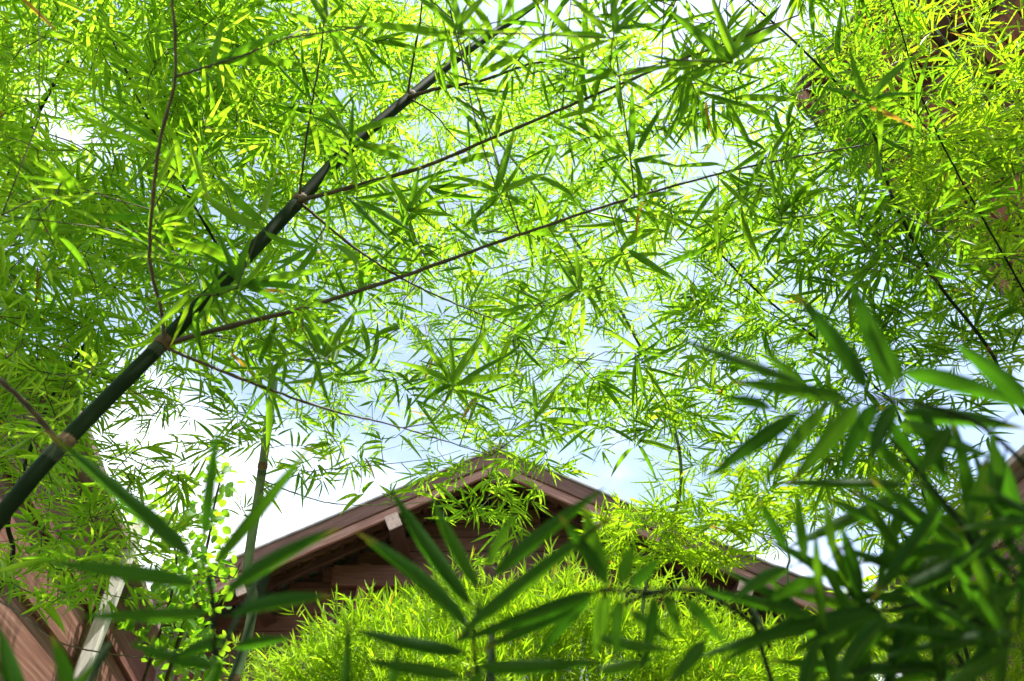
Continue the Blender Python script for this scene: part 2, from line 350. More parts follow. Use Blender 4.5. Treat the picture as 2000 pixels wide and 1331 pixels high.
# ------------------------------------------------------------------ plants
PLANTS = []
SPRAY_N = unit(np.array([0.05, 0.42, 0.90]))          # the sprays hang tilted away from the open courtyard
class Plant:
    def __init__(s, name, label, cat, base, leaf, twig='twig', group=None, hi=True, lod=300):
        s.root = thing(name, label, cat, base, group); s.base = np.array(base, float)
        s.lv = Leaves(); s.leaf = M[leaf]; s.twig = M[twig]; s.nodes = []; s.tw = []; s.hi = hi; s.lod = lod
        s.blades = HI; PLANTS.append(s)
    def culm(s, pts, r0, r1, mat, node_px=None, step=0.34, n=90, name='culm', rings=True):
        path = spline(pts, n); L = np.concatenate([[0], np.cumsum(np.linalg.norm(np.diff(path, axis=0), axis=1))])
        rad = r0 + (r1 - r0) * (L / L[-1])
        c = tube(name, path, rad, mat, s.root, ns=14)
        s.nodes += list(path[::3]); s.path = path; s.rad = rad
        if rings:
            for t in np.arange(0.12, L[-1], step):
                s.ring(path, L, rad, t, c)
        return c, path, L, rad
    def ring(s, path, L, rad, t, parent):
        ts = t + np.array([-1.1, -0.7, -0.35, 0, 0.35, 0.7, 1.2]) * 0.012
        q = np.array([[np.interp(x, L, path[:, i]) for i in range(3)] for x in ts]); r = np.interp(t, L, rad)
        tube('node_ring', q, r * np.array([0.98, 1.06, 1.18, 1.08, 1.16, 1.05, 0.98]), M['node_brown'], s.root, parent, ns=14)
        tw_ = t - np.array([0.036, 0.030, 0.022, 0.014])
        q = np.array([[np.interp(x, L, path[:, i]) for i in range(3)] for x in tw_])
        tube('wax_band', q, r * np.array([0.99, 1.015, 1.02, 1.02]), M['wax'], s.root, parent, ns=14)
    def branch(s, pts, r0, r1, mat=None, n=None, name='branch', wob=0.006):
        n = n or 10 * len(pts)
        path = spline(pts, n); path[1:-1] += RNG.normal(0, wob * 0.08, (n - 2, 3))
        L = np.concatenate([[0], np.cumsum(np.linalg.norm(np.diff(path, axis=0), axis=1))])
        rad = r0 + (r1 - r0) * np.linspace(0, 1, n)
        kn = np.abs((L / 0.14) % 1.0 - 0.5) > 0.42
        tube(name, path, rad * np.where(kn, 1.22, 1.0), mat or s.twig, s.root, ns=7)
        s.nodes += list(path[2:]); return path
    def attach(s, pts, rmax=0.0022):
        """grow twigs so that every spray hangs on the nearest wood; returns growth directions"""
        pts = np.asarray(pts); nodes = np.array(s.nodes); n = len(pts)
        d = np.full(n, 1e9); par = np.zeros((n, 3))
        for c in range(0, len(nodes), 64):
            dd = np.linalg.norm(pts[:, None] - nodes[None, c:c + 64], axis=2); k = dd.argmin(1); m = dd[np.arange(n), k]
            b = m < d; d[b] = m[b]; par[b] = nodes[c:c + 64][k[b]]
        left = np.ones(n, bool); dirs = np.zeros((n, 3)); A, B = [], []
        for _ in range(n):
            i = np.where(left, d, 1e9).argmin(); left[i] = False
            dirs[i] = unit(pts[i] - par[i]); A.append(par[i]); B.append(pts[i])
            dn = np.linalg.norm(pts - pts[i], axis=1) * 1.04 + 0.01
            b = left & (dn < d); d[b] = dn[b]; par[b] = pts[i]
        s.tw.append((np.array(A), np.array(B), rmax)); s.nodes += list(pts[::2]); return dirs
    def cover(s, ells, length, wr=(0.075, 0.105), tilt=0.28, droop=0.10, clump=0.5, kmin=5, kmax=8, spread=68, growup=0.0, tau=1.0):
        """sprays through the volumes given as (cx, cy, rx, ry, thickness, near, far): where they stand seen from the photograph's place"""
        pts = []
        for cx, cy, rx, ry, tk, d0, d1 in ells:
            dm = (d0 + d1) / 2; fa = 6.0 * (length ** 2 * 0.10 * 0.66) * 0.62 * (FPX / dm) ** 2
            n = int(tau * tk * math.pi * rx * ry / fa)
            if n < 1: continue
            m = int(n * 1.0 / max(1 - clump, 0.2)); a = RNG.uniform(0, 2 * math.pi, m); r = np.sqrt(RNG.random(m)) * RNG.uniform(0.86, 1.1, m)
            x, y = cx + rx * r * np.cos(a), cy + ry * r * np.sin(a); d = RNG.uniform(d0 ** 3, d1 ** 3, m) ** (1 / 3)
            q = CAM + (RX * ((x - 1000) / FPX)[:, None] + UPV * ((665.5 - y) / FPX)[:, None] + FW) * d[:, None]
            ph = RNG.uniform(0, 6.28, 6); fld = sum(np.sin(q @ k + p_) for k, p_ in zip(RNG.normal(0, 5.5, (6, 3)), ph))
            sel = np.argsort(-fld + RNG.normal(0, 1.6, m))[:n]
            pts.append(q[sel])
        pts = np.concatenate(pts); s.spray(pts, length, wr, tilt, droop, kmin, kmax, spread, growup)
    def spray(s, pts, length, wr=(0.075, 0.105), tilt=0.32, droop=0.22, kmin=5, kmax=8, spread=68, growup=0.0):
        dirs = s.attach(pts); n = len(pts)
        u = dirs * 0.8 + RNG.normal(0, 0.55, (n, 3)) * np.array([1, 1, 0.35]); u[:, 2] = u[:, 2] * 0.6 - 0.06 + growup
        nr = SPRAY_N + RNG.normal(0, tilt, (n, 3))
        ln = length * RNG.uniform(0.62, 1.3, n)
        fans(s.lv, pts, u, nr, ln, kmin, kmax, wr, spread, droop)
    def blade_to(s, b, t, w, face=0.5, roll=0.25):
        """one leaf from b to t; its blade turned between lying flat and facing the photographer's side"""
        b, t = np.asarray(b), np.asarray(t); v = unit(CAM - (b + t) / 2)
        nn = -v * face + UP * (1 - face) + RNG.normal(0, roll, 3)
        s.lv.add(b, t - b, w, nn)
    def hero(s, hub, d, tips, w=0.105, dj=0.25):
        """a spray of leaves around one twig end"""
        h = P(hub[0], hub[1], d); k = len(tips); s.attach([h])
        for tx, ty in tips:
            Lm = math.hypot(tx - hub[0], ty - hub[1]) / FPX * d
            t = P(tx, ty, d + RNG.uniform(-dj, dj) * Lm + 0.02)
            b = h + (t - h) * 0.03 + RNG.normal(0, 0.005, 3)
            L = np.linalg.norm(t - b); s.blade_to(b, t, L * w * RNG.uniform(0.88, 1.15), RNG.uniform(0.25, 0.6), 0.2)

def finish_plants():
    """the blades that show largest become leaf objects, the rest one mass of foliage"""
    gw, gh = 1000, 666; zb = np.full(gw * gh, 1e9); info = []
    ts = np.linspace(0.08, 0.95, 8)
    for p in PLANTS:
        p.lv.done(); lv = p.lv
        q = lv.B[:, None] + lv.X[:, None] * ts[None, :, None] - lv.Z[:, None] * (0.1 * ts ** 2)[None, :, None]
        x, y, z = proj(q.reshape(-1, 3)); ok = (z > 0.1) & (x >= 0) & (x < 2000) & (y >= 0) & (y < 1331)
        id_ = np.where(ok, (np.nan_to_num(y) / 2).astype(int).clip(0, gh - 1) * gw + (np.nan_to_num(x) / 2).astype(int).clip(0, gw - 1), -1)
        np.minimum.at(zb, id_[ok], z[ok])
        # widen near blades a little in the depth picture
        near = ok & (z < 3.0)
        for o in (1, -1, gw, -gw):
            np.minimum.at(zb, (id_[near] + o).clip(0, gw * gh - 1), z[near] + 0.02)
        info.append((id_, z))
    tri = 0
    for p, (id_, z) in zip(PLANTS, info):
        lv = p.lv; n = len(lv.B)
        vis = ((id_ >= 0) & (z < zb[id_.clip(0)] + 0.03)).reshape(n, -1).mean(1)
        zc = np.maximum(z.reshape(n, -1).mean(1), 0.1)
        size = vis * np.linalg.norm(lv.X, axis=1) * np.linalg.norm(lv.Y, axis=1) / zc ** 2
        lim = min(p.lod, n); own = np.argsort(-size)[:lim]; own = own[size[own] > 0]
        meshes = []
        for k, (V, Q, U) in enumerate(p.blades):
            me = bpy.data.meshes.new('leaf'); me.from_pydata(V.tolist(), [], Q.tolist()); me.materials.append(p.leaf)
            me.uv_layers.new(name='UVMap').data.foreach_set('uv', U.astype(np.float32).ravel())
            me.polygons.foreach_set('use_smooth', [True] * len(me.polygons)); meshes.append(me)
        for i in own:
            o = bpy.data.objects.new('leaf', meshes[lv.K[i] % len(meshes)]); COL.objects.link(o); o.parent = p.root
            b = lv.B[i] - p.base; X, Y, Z = lv.X[i], lv.Y[i], lv.Z[i]
            o.matrix_basis = Matrix(((X[0], Y[0], Z[0], b[0]), (X[1], Y[1], Z[1], b[1]), (X[2], Y[2], Z[2], b[2]), (0, 0, 0, 1)))
        rest = np.ones(n, bool); rest[own] = False
        Vs, Qs, Us, off = [], [], [], 0
        tmpl = p.blades if p.hi else LO
        for k, (V, Q, U) in enumerate(tmpl):
            ii = np.where(rest & (lv.K % len(tmpl) == k))[0]
            if not len(ii): continue
            A = lv.B[ii][:, None] + V[None, :, 0:1] * lv.X[ii][:, None] + V[None, :, 1:2] * lv.Y[ii][:, None] + V[None, :, 2:3] * lv.Z[ii][:, None]
            Vs.append(A.reshape(-1, 3)); Qs.append((Q[None] + (np.arange(len(ii)) * len(V))[:, None, None]).reshape(-1, 4) + off)
            Us.append(np.tile(U, (len(ii), 1))); off += len(ii) * len(V)
        if Vs:
            f = quads_obj('foliage', np.concatenate(Vs), np.concatenate(Qs), p.leaf, p.root, UV=np.concatenate(Us)); f['kind'] = 'stuff'
            tri += 2 * sum(len(q) for q in Qs)
        if p.tw:
            A = np.concatenate([a for a, b, r in p.tw]); B = np.concatenate([b for a, b, r in p.tw]); rr = np.concatenate([np.full(len(a), r) for a, b, r in p.tw])
            t = segs_obj('twigs', A, B, rr * 0.8, rr * 0.5, p.twig, p.root)
            if t: t['kind'] = 'stuff'
        print(p.root.name, 'blades', n, 'own', len(own))
    print('foliage tris', tri)

# ================================================================== the setting
g = 60
gnd = mesh_obj('ground', [(-g, -g, 0), (g, -g, 0), (g, g, 0), (-g, g, 0)], [(0, 1, 2, 3)], M['soil']); gnd['kind'] = 'structure'

# ------------------------------------------------------------------ gabled timber house beyond the bamboo
GX, GZ, SL, Y0, YW, HALF = -0.18, 5.58, 0.488, 7.0, 7.95, 4.2
house = thing('timber_house', 'dark brown timber house with low gable facing the camera beyond the bamboo', 'house', (GX, YW, 0))
def roof_z(x): return GZ - SL * abs(x - GX)
cs = math.cos(math.atan(SL))
for sgn in (-1, 1):
    xe = GX + sgn * HALF; e = np.array([xe, 0, roof_z(xe)]); r = np.array([GX, 0, GZ]); nrm = unit(np.array([sgn * SL, 0, 1.0])); dn = -nrm
    sl = unit(e - r); yv = np.array([0, 1.0, 0])
    # roof covering slab, its grey edge overhanging the barge board
    a = r + dn * 0.012 + yv * (Y0 - 0.05 + 3.55); b = e + dn * 0.012 + sl * 0.12 + yv * (Y0 - 0.05 + 3.55)
    roof = beam('roof', a, b, 7.1, 0.024, M['tile'], house, up=nrm, bevel=0.004)
    # barge boards: a broad upper one, then a narrower, paler one set back beneath it
    c0 = 0.03 + 0.075
    beam('barge_board', r + dn * c0 + yv * Y0 + sl * 0.02, e + dn * c0 + yv * Y0, 0.045, 0.15, M['wood_barge'], house, up=nrm)
    c1 = 0.03 + 0.152 + 0.05
    beam('barge_board', r + dn * c1 + yv * (Y0 + 0.025) + sl * 0.1, e + dn * c1 + yv * (Y0 + 0.025), 0.05, 0.10, M['wood_pink'], house, up=nrm)
    # underside of the eaves: tile squares between battens and rafters
    s_len = np.linalg.norm(e - r); nb = int(s_len / 0.17)
    for k in range(nb):
        p0 = r + sl * (0.16 + k * 0.17) + dn * 0.065
        if k % 1 == 0:
            beam('batten', p0 + yv * (Y0 + 0.06), p0 + yv * (YW + 0.02), 0.045, 0.05, M['wood_dark'], house, up=nrm)
    for k in range(nb):
        for j in range(3):
            p0 = r + sl * (0.245 + k * 0.17) + dn * 0.036; y = Y0 + 0.07 + j * 0.29
            beam('eaves_tile', p0 + yv * y, p0 + yv * (y + 0.275), 0.118, 0.02, M['tile_under'], house, up=nrm)
    for y in (Y0 + 0.34, Y0 + 0.66):
        q = dn * 0.13
        beam('rafter', r + q + sl * 0.12 + yv * y, e + q + yv * y, 0.06, 0.075, M['wood_dark'], house, up=nrm)
    # purlins carrying the eaves, their pale sawn ends showing
    for dist in (1.42, 3.05):
        p0 = r + sl * dist + dn * 0.36
        pu = beam('purlin', p0 + yv * (Y0 - 0.02), p0 + yv * (YW + 0.1), 0.15, 0.17, M['wood_dark'], house, up=nrm)
        beam('purlin_end', p0 + yv * (Y0 - 0.045), p0 + yv * (Y0 - 0.0225), 0.15, 0.17, M['wood_grey'], house, pu, up=nrm)
beam('ridge_cap', (GX, Y0 - 0.07, GZ + 0.012), (GX, Y0 + 7.05, GZ + 0.012), 0.22, 0.035, M['tile'], house)
beam('ridge_beam', (GX, Y0 + 0.05, GZ - 0.33), (GX, YW + 0.1, GZ - 0.33), 0.14, 0.2, M['wood_dark'], house)
# gable wall of lapped boards
z = 0.08; bh = 0.185
while z < GZ - 0.45:
    top = z + bh
    hx = min(HALF - 0.75, (GZ - 0.06 - top) / SL)
    if hx > 0.1:
        wins = (-1.15, 1.55)
        if 2.25 < z + bh / 2 < 4.02 :
            for a, b in ((GX - hx, wins[0] - 0.06), (wins[1] + 0.06, GX + hx)):
                beam('plank', (a, YW, z + bh / 2), (b, YW, z + bh / 2), 0.03, bh - 0.008, M['wood_wall'], house)
        else:
            beam('plank', (GX - hx, YW, z + bh / 2), (GX + hx, YW, z + bh / 2), 0.03, bh - 0.008, M['wood_wall'], house)
    z += bh
mesh_obj('wall', [(GX - 3.4, YW + 0.05, 0), (GX + 3.4, YW + 0.05, 0), (GX + 3.4, YW + 0.05, roof_z(GX + 3.4) - 0.1), (GX, YW + 0.05, GZ - 0.1), (GX - 3.4, YW + 0.05, roof_z(GX - 3.4) - 0.1),
                  (GX - 3.4, YW + 6, 0), (GX + 3.4, YW + 6, 0), (GX + 3.4, YW + 6, roof_z(GX + 3.4) - 0.1), (GX, YW + 6, GZ - 0.1), (GX - 3.4, YW + 6, roof_z(GX - 3.4) - 0.1)],
         [(0, 1, 2, 3, 4), (9, 8, 7, 6, 5), (0, 4, 9, 5), (1, 6, 7, 2), (0, 5, 6, 1), (4, 3, 8, 9), (3, 2, 7, 8)], M['wood_dark'], house)
beam('tie_beam', (GX - 1.9, YW - 0.10, 4.36), (GX + 1.9, YW - 0.10, 4.36), 0.12, 0.24, M['wood_wall'], house)
beam('king_post', (GX, YW - 0.09, 4.49), (GX, YW - 0.09, GZ - 0.45), 0.12, 0.13, M['wood_dark'], house, up=np.array([0, 1.0, 0]))
win = beam('window', (-1.15, YW + 0.02, 3.13), (1.55, YW + 0.02, 3.13), 0.02, 1.72, M['plaster'], house)
for k in range(4):
    xa = -1.09 + k * 0.665
    beam('pane', (xa + 0.02, YW - 0.002, 3.13), (xa + 0.60, YW - 0.002, 3.13), 0.012, 1.6, M['glass'], house, win)
for k in range(5):
    xa = -1.12 + k * 0.665
    beam('mullion', (xa, YW - 0.02, 2.27), (xa, YW - 0.02, 3.99), 0.05, 0.06, M['wood_red'], house, win, up=np.array([0, 1.0, 0]))
beam('window_head', (-1.25, YW - 0.03, 4.03), (1.65, YW - 0.03, 4.03), 0.07, 0.08, M['wood_pink'], house, win)
beam('window_sill', (-1.25, YW - 0.05, 2.24), (1.65, YW - 0.05, 2.24), 0.12, 0.06, M['wood_pink'], house, win)
for x in (GX - 1.55, GX + 1.95, GX - 3.3, GX + 3.3):
    beam('post', (x, YW - 0.08, 0), (x, YW - 0.08, roof_z(x) - 0.32), 0.11, 0.13, M['wood_red'], house, up=np.array([0, 1.0, 0]))

# ------------------------------------------------------------------ plank walls to both sides
def plank_wall(label, A, B, top, facing, pw, mat, post_at=None):
    A, B = np.array([*A, 0.0]), np.array([*B, 0.0]); t = thing('plank_wall', label, 'wall', tuple((A + B) / 2), None)
    d = unit(B - A); n = np.array([*facing, 0.0]); z = 0.04
    mesh_obj('wall_core', [A - n * .12, B - n * .12, B - n * .02, A - n * .02, *(p + UP * (top - 0.02) for p in (A - n * .12, B - n * .12, B - n * .02, A - n * .02))], BOXF, M['wood_dark'], t)
    tiltn = unit(n * 1.0 + UP * 0.10)
    L = np.linalg.norm(B - A)
    while z + pw < top + 0.02:
        # each course is cut into boards of unequal length
        x = 0.0
        while x < L - 0.05:
            ln = min(RNG.uniform(1.9, 3.1), L - x)
            if L - x - ln < 0.5: ln = L - x
            u = np.cross(tiltn, d); u = u if u[2] > 0 else -u
            p = A + d * x + n * (0.018 + RNG.uniform(0, 0.006)) + UP * (z + pw / 2 + 0.01)
            beam('plank', p, p + d * (ln - 0.004), 0.024, pw + 0.03, mat, t, up=u, bevel=0.003)
            x += ln
        z += pw
    beam('cap_board', A + UP * (top + 0.03), B + UP * (top + 0.03), 0.24, 0.05, M['wood_grey'], t)
    return t, d, n
wl, d_, n_ = plank_wall('red-brown lapped plank wall with a pale upright post at lower left', (-1.968, 2.2), (-3.1, 6.35), 3.02, (0.965, 0.263), 0.262, M['wood_rust'])
q = np.array([-2.40, 4.02, 0])
po = beam('pale_post', q + n_ * 0.045, q + n_ * 0.045 + UP * 3.22, 0.10, 0.07, M['wood_white'], wl, up=n_)
po['label'] = 'weathered whitish post'
wr_, d2, n2 = plank_wall('pinkish brown plank wall at lower right behind dark foreground leaves', (3.6, 0.6), (3.6, 6.7), 3.72, (-1.0, 0.0), 0.24, M['wood_rust'])

# ------------------------------------------------------------------ deep eaves of the pavilion, upper right
pav = thing('timber_pavilion', 'dark timber pavilion eaves glimpsed through bright leaves in the upper right', 'pavilion', (5.2, 1.3, 0))
e0, e1 = np.array([1.95, 2.42, 5.5]), np.array([5.6, 5.2, 5.5]); ed = unit(e1 - e0); inn = np.array([ed[1], -ed[0], 0.0]); up_r = unit(inn * 0.9 + UP * 0.34)
beam('fascia', e0, e1, 0.05, 0.2, M['wood_red'], pav)
mesh_obj('roof', [e0 - inn * .1 + UP * .12, e1 - inn * .1 + UP * .12, e1 + up_r * 3.6 + UP * .12, e0 + up_r * 3.6 + UP * .12,
                  e0 - inn * .1 + UP * .17, e1 - inn * .1 + UP * .17, e1 + up_r * 3.6 + UP * .17, e0 + up_r * 3.6 + UP * .17], BOXF, M['tile'], pav)
Lp = np.linalg.norm(e1 - e0)
for k in range(22):
    p0 = e0 + ed * 0.01 + up_r * (0.05 + k * 0.16) + UP * 0.085
    beam('soffit_board', p0, p0 + ed * (Lp - 0.02), 0.15, 0.02, M['wood_red'] if k % 5 else M['wood_dark'], pav, up=np.cross(ed, up_r) * -1)
for k in range(8):
    p0 = e0 + ed * (0.15 + k * 0.6) + inn * 0.03 + UP * 0.01
    beam('rafter', p0, p0 + up_r * 3.4, 0.08, 0.12, M['wood_dark'], pav)
for k in (0.35, 3.2):
    p0 = e0 + ed * k + inn * 2.2
    beam('post', (p0[0], p0[1], 0), (p0[0], p0[1], 6.2), 0.16, 0.16, M['wood_red'], pav, up=inn)
pb0 = e0 + inn * 2.25 + UP * 0.55
beam('wall_plate', pb0, pb0 + ed * Lp, 0.16, 0.2, M['wood_dark'], pav)

# ================================================================== bamboo
# ------------------------------------------------------------------ the slanting culm
A = Plant('bamboo', 'thick dark green bamboo culm slanting from the lower left edge to the top', 'bamboo', (-1.25, 0.15, 0.0), 'leaf_deep')
cp = [(-1.25, 0.15, 0.0), P(-330, 1420, 0.92), P(-110, 1140, 1.0), P(20, 985, 1.06), P(120, 870, 1.13), P(320, 668, 1.32), P(450, 535, 1.46), P(585, 392, 1.66), P(690, 282, 1.84), P(800, 190, 2.05), P(905, 105, 2.3), P(1045, 8, 2.65), P(1200, -120, 3.0)]
path = spline(cp, 150); Lc = np.concatenate([[0], np.cumsum(np.linalg.norm(np.diff(path, axis=0), axis=1))])
pz = proj(path)
wpx = np.interp(pz[0], [0, 120, 320, 585, 800, 1045, 1200], [33, 32, 29, 26, 20, 11, 6])
radA = np.where((pz[1] > 1000) | ~np.isfinite(pz[0]), 0.0145, wpx / 2 / FPX * pz[2]); radA = np.minimum(radA, 0.0162)
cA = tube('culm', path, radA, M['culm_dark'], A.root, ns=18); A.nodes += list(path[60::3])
for px, py in ((-110, 1140), (118, 872), (320, 668), (585, 392), (800, 190), (960, 66)):
    i = np.nanargmin((pz[0] - px) ** 2 + (pz[1] - py) ** 2); A.ring(path, Lc, radA, Lc[i], cA)
def br(pl, pts, r0, r1, **k): return pl.branch([P(*p) for p in pts], r0 * 0.82, r1 * 0.82, **k)
br(A, [(322, 672, 1.32), (450, 637, 1.30), (600, 600, 1.32), (780, 542, 1.36), (1010, 460, 1.42), (1240, 385, 1.5), (1480, 322, 1.58), (1680, 285, 1.7)], 0.0068, 0.0022)
br(A, [(325, 680, 1.31), (470, 740, 1.34), (640, 800, 1.40), (770, 832, 1.5), (960, 890, 1.62)], 0.0045, 0.0014)
br(A, [(320, 660, 1.31), (316, 610, 1.30), (292, 492, 1.24), (312, 280, 1.16), (342, 150, 1.1), (335, -40, 1.05)], 0.0046, 0.0026)
br(A, [(342, 150, 1.1), (400, 132, 1.09), (470, 110, 1.08), (560, 75, 1.08)], 0.0026, 0.0014)
br(A, [(585, 392, 1.64), (700, 362, 1.6), (830, 325, 1.58), (950, 275, 1.57), (1100, 212, 1.56), (1290, 132, 1.55), (1400, 92, 1.55), (1560, 30, 1.55)], 0.0066, 0.0022)
br(A, [(590, 400, 1.64), (700, 490, 1.7), (800, 552, 1.75), (900, 598, 1.8), (1000, 640, 1.86), (1130, 712, 1.95)], 0.0044, 0.0013)
br(A, [(585, 380, 1.63), (592, 320, 1.62), (606, 220, 1.6), (628, 90, 1.56), (634, -20, 1.54)], 0.0038, 0.0018)
br(A, [(800, 190, 2.03), (860, 172, 1.98), (940, 158, 1.94), (1040, 125, 1.9), (1150, 110, 1.9)], 0.0072, 0.003)
br(A, [(805, 195, 2.03), (850, 225, 2.05), (895, 275, 2.1), (990, 340, 2.2)], 0.0036, 0.0014)
br(A, [(797, 180, 2.02), (808, 110, 1.98), (822, 30, 1.94), (826, -40, 1.9)], 0.0044, 0.0025)
br(A, [(118, 868, 1.1), (60, 800, 1.06), (0, 742, 1.02), (-80, 690, 1.0)], 0.0062, 0.0035)
br(A, [(880, 20, 1.5), (905, 130, 1.48), (935, 260, 1.48), (978, 390, 1.48), (1015, 455, 1.44)], 0.0022, 0.0014)
br(A, [(1015, 455, 1.42), (985, 360, 1.42), (950, 240, 1.40), (900, 90, 1.36), (885, -30, 1.34)], 0.0022, 0.0013)
br(A, [(1240, 385, 1.5), (1234, 330, 1.47), (1222, 240, 1.44), (1200, 80, 1.4), (1190, -30, 1.38)], 0.0022, 0.0013)
br(A, [(1098, 212, 1.56), (1106, 120, 1.53), (1115, 0, 1.5)], 0.0018, 0.0012)
br(A, [(1292, 130, 1.55), (1295, 60, 1.52), (1297, -20, 1.5)], 0.0020, 0.0012)
HEROES = [
    ((885, 758), 1.36, [(878, 648), (850, 690), (816, 655), (962, 632), (1028, 727), (1003, 690), (828, 738), (820, 790), (767, 702), (975, 787), (933, 812), (850, 790)]),
    ((1133, 570), 1.42, [(1122, 480), (1083, 500), (1083, 582), (1058, 570), (1062, 608), (1085, 620), (1212, 580), (1184, 630), (1192, 552), (1138, 522)]),
    ((1218, 497), 1.5, [(1290, 447), (1167, 525), (1192, 545), (1318, 495), (1242, 566), (1325, 552), (1175, 455)]),
    ((1052, 822), 1.5, [(1003, 762), (1042, 735), (1116, 870), (1165, 820), (1070, 882), (1108, 728), (985, 850)]),
    ((681, 273), 1.28, [(640, 205), (690, 195), (821, 224), (804, 290), (825, 318), (630, 250), (700, 380)]),
    ((797, 416), 1.45, [(737, 312), (821, 320), (867, 325), (902, 371), (895, 388), (905, 425), (860, 456), (780, 470)]),
    ((895, 66), 1.0, [(667, 42), (800, -20), (960, -20), (795, 105), (985, 62), (870, -60), (960, 110)]),
    ((1196, 75), 1.1, [(1055, 62), (1105, -15), (1189, -40), (1285, -10), (1295, 45), (1090, 120)]),
    ((1208, 150), 1.25, [(1095, 142), (1318, 128), (1115, 170), (1280, 190), (1215, 235)]),
    ((977, 381), 1.35, [(1007, 245), (1022, 310), (870, 340), (905, 358), (930, 425), (900, 450), (1075, 338), (1050, 420)]),
    ((1231, 308), 1.35, [(1160, 235), (1165, 318), (1325, 322), (1310, 300), (1305, 190), (1238, 168), (1190, 375), (1262, 380)]),
    ((1119, 388), 1.5, [(1119, 320), (1087, 437), (1035, 336), (1170, 345), (1055, 400), (1160, 440)]),
    ((1430, 122), 1.2, [(1305, 18), (1385, -20), (1295, 131), (1330, 162), (1530, 40), (1480, 10), (1510, 112)]),
    ((1702, 196), 1.35, [(1600, 168), (1800, 95), (1800, 182), (1660, 95), (1790, 250), (1640, 250), (1720, 300)]),
    ((623, 700), 1.3, [(585, 620), (637, 600), (700, 600), (712, 652), (602, 785), (645, 800), (570, 745), (540, 650), (690, 740)]),
    ((560, 705), 1.3, [(520, 640), (545, 780), (515, 775), (480, 745), (500, 690)]),
    ((462, 563), 1.2, [(390, 488), (418, 438), (490, 455), (635, 565), (650, 515), (515, 630), (600, 608), (380, 580), (430, 640), (540, 480)]),
    ((630, 55), 1.2, [(588, -30), (628, -40), (700, 158), (575, 80), (720, 95), (540, 20), (690, -10)]),
    ((413, 133), 1.1, [(570, 55), (620, 122), (450, 195), (440, 30), (360, 90), (500, 180)]),
    ((1500, 300), 1.55, [(1400, 350), (1430, 262), (1560, 220), (1580, 330), (1450, 390), (1530, 400)]),
    ((1240, 690), 1.9, [(1180, 640), (1290, 640), (1320, 700), (1190, 740), (1260, 780)]),
    ((1240, 870), 1.9, [(1180, 830), (1290, 820), (1330, 880), (1190, 930), (1290, 940)]),
]
for hub, d, tips in HEROES: A.hero(hub, d, tips)
A.cover([(500, 540, 300, 230, 0.40, 1.15, 1.8), (240, 330, 240, 300, 0.12, 1.2, 1.8), (1000, 120, 520, 170, 0.34, 1.2, 2.0), (1250, 300, 360, 200, 0.30, 1.4, 2.1),
         (760, 360, 300, 150, 0.4, 1.5, 2.0), (980, 700, 330, 130, 0.30, 1.5, 2.2), (1100, 480, 250, 110, 0.18, 1.5, 2.1)], 0.13, clump=0.4)
A.cover([(1000, -260, 1200, 240, 0.6, 1.4, 2.2)], 0.14, clump=0.4)

# ------------------------------------------------------------------ the slim pale upright culm
B = Plant('bamboo', 'slim pale green upright bamboo culm standing before the left end of the gable', 'bamboo', tuple(np.array([-1.02, 2.02, 0])), 'leaf_pale', 'twig_green')
B.culm([(-1.02, 2.02, 0.0), P(452, 1345, 2.15), P(484, 1100, 2.2), P(506, 960, 2.25), P(526, 815, 2.3), P(536, 740, 2.36)], 0.024, 0.013, M['culm_pale'], step=0.36)
br(B, [(506, 960, 2.24), (590, 925, 2.2), (700, 912, 2.2), (830, 898, 2.25), (900, 880, 2.3)], 0.0028, 0.001)
br(B, [(505, 935, 2.24), (580, 965, 2.2), (660, 985, 2.2), (780, 985, 2.25), (880, 975, 2.3)], 0.0032, 0.001)
br(B, [(495, 1030, 2.24), (470, 985, 2.2), (475, 950, 2.2)], 0.0026, 0.001)
br(B, [(526, 815, 2.3), (430, 800, 2.2), (330, 790, 2.2), (250, 800, 2.2)], 0.0026, 0.001)
B.cover([(420, 800, 170, 85, 0.5, 1.9, 2.6), (640, 860, 200, 75, 0.42, 1.9, 2.6), (720, 940, 170, 40, 0.32, 2.0, 2.4), (480, 930, 170, 80, 0.3, 2.0, 2.5), (560, 690, 180, 70, 0.5, 2.1, 2.8)], 0.10, clump=0.35, wr=(0.07, 0.10))

# ------------------------------------------------------------------ crown filling the upper left
Cc = Plant('bamboo', 'yellow-green bamboo crown filling the upper left corner with one thin dark stem', 'bamboo', (-2.2, 2.35, 0.0), 'leaf_pale', hi=False)
Cc.culm([(-2.2, 2.35, 0.0), P(40, 1150, 3.0), P(560, 640, 2.75), P(430, 480, 2.6), P(340, 320, 2.5), P(262, 160, 2.45), P(180, 0, 2.45), P(90, -160, 2.5)][:1] + [P(-120, 900, 2.9), P(-60, 560, 2.8), P(60, 250, 2.8), P(240, -60, 3.0)], 0.016, 0.006, M['culm_dark'])
br(Cc, [(180, -20, 2.5), (225, 90, 2.4), (290, 235, 2.3), (350, 350, 2.25), (425, 480, 2.2), (480, 560, 2.2)], 0.0035, 0.0062, mat=M['culm_dark'])
br(Cc, [(60, 250, 2.8), (180, 300, 2.6), (300, 420, 2.5)], 0.004, 0.0015)
br(Cc, [(-60, 560, 2.8), (80, 520, 2.6), (220, 560, 2.5), (360, 600, 2.4)], 0.004, 0.0015)
br(Cc, [(240, -60, 3.0), (400, 60, 3.0), (560, 180, 3.0), (700, 320, 3.0)], 0.004, 0.0015)
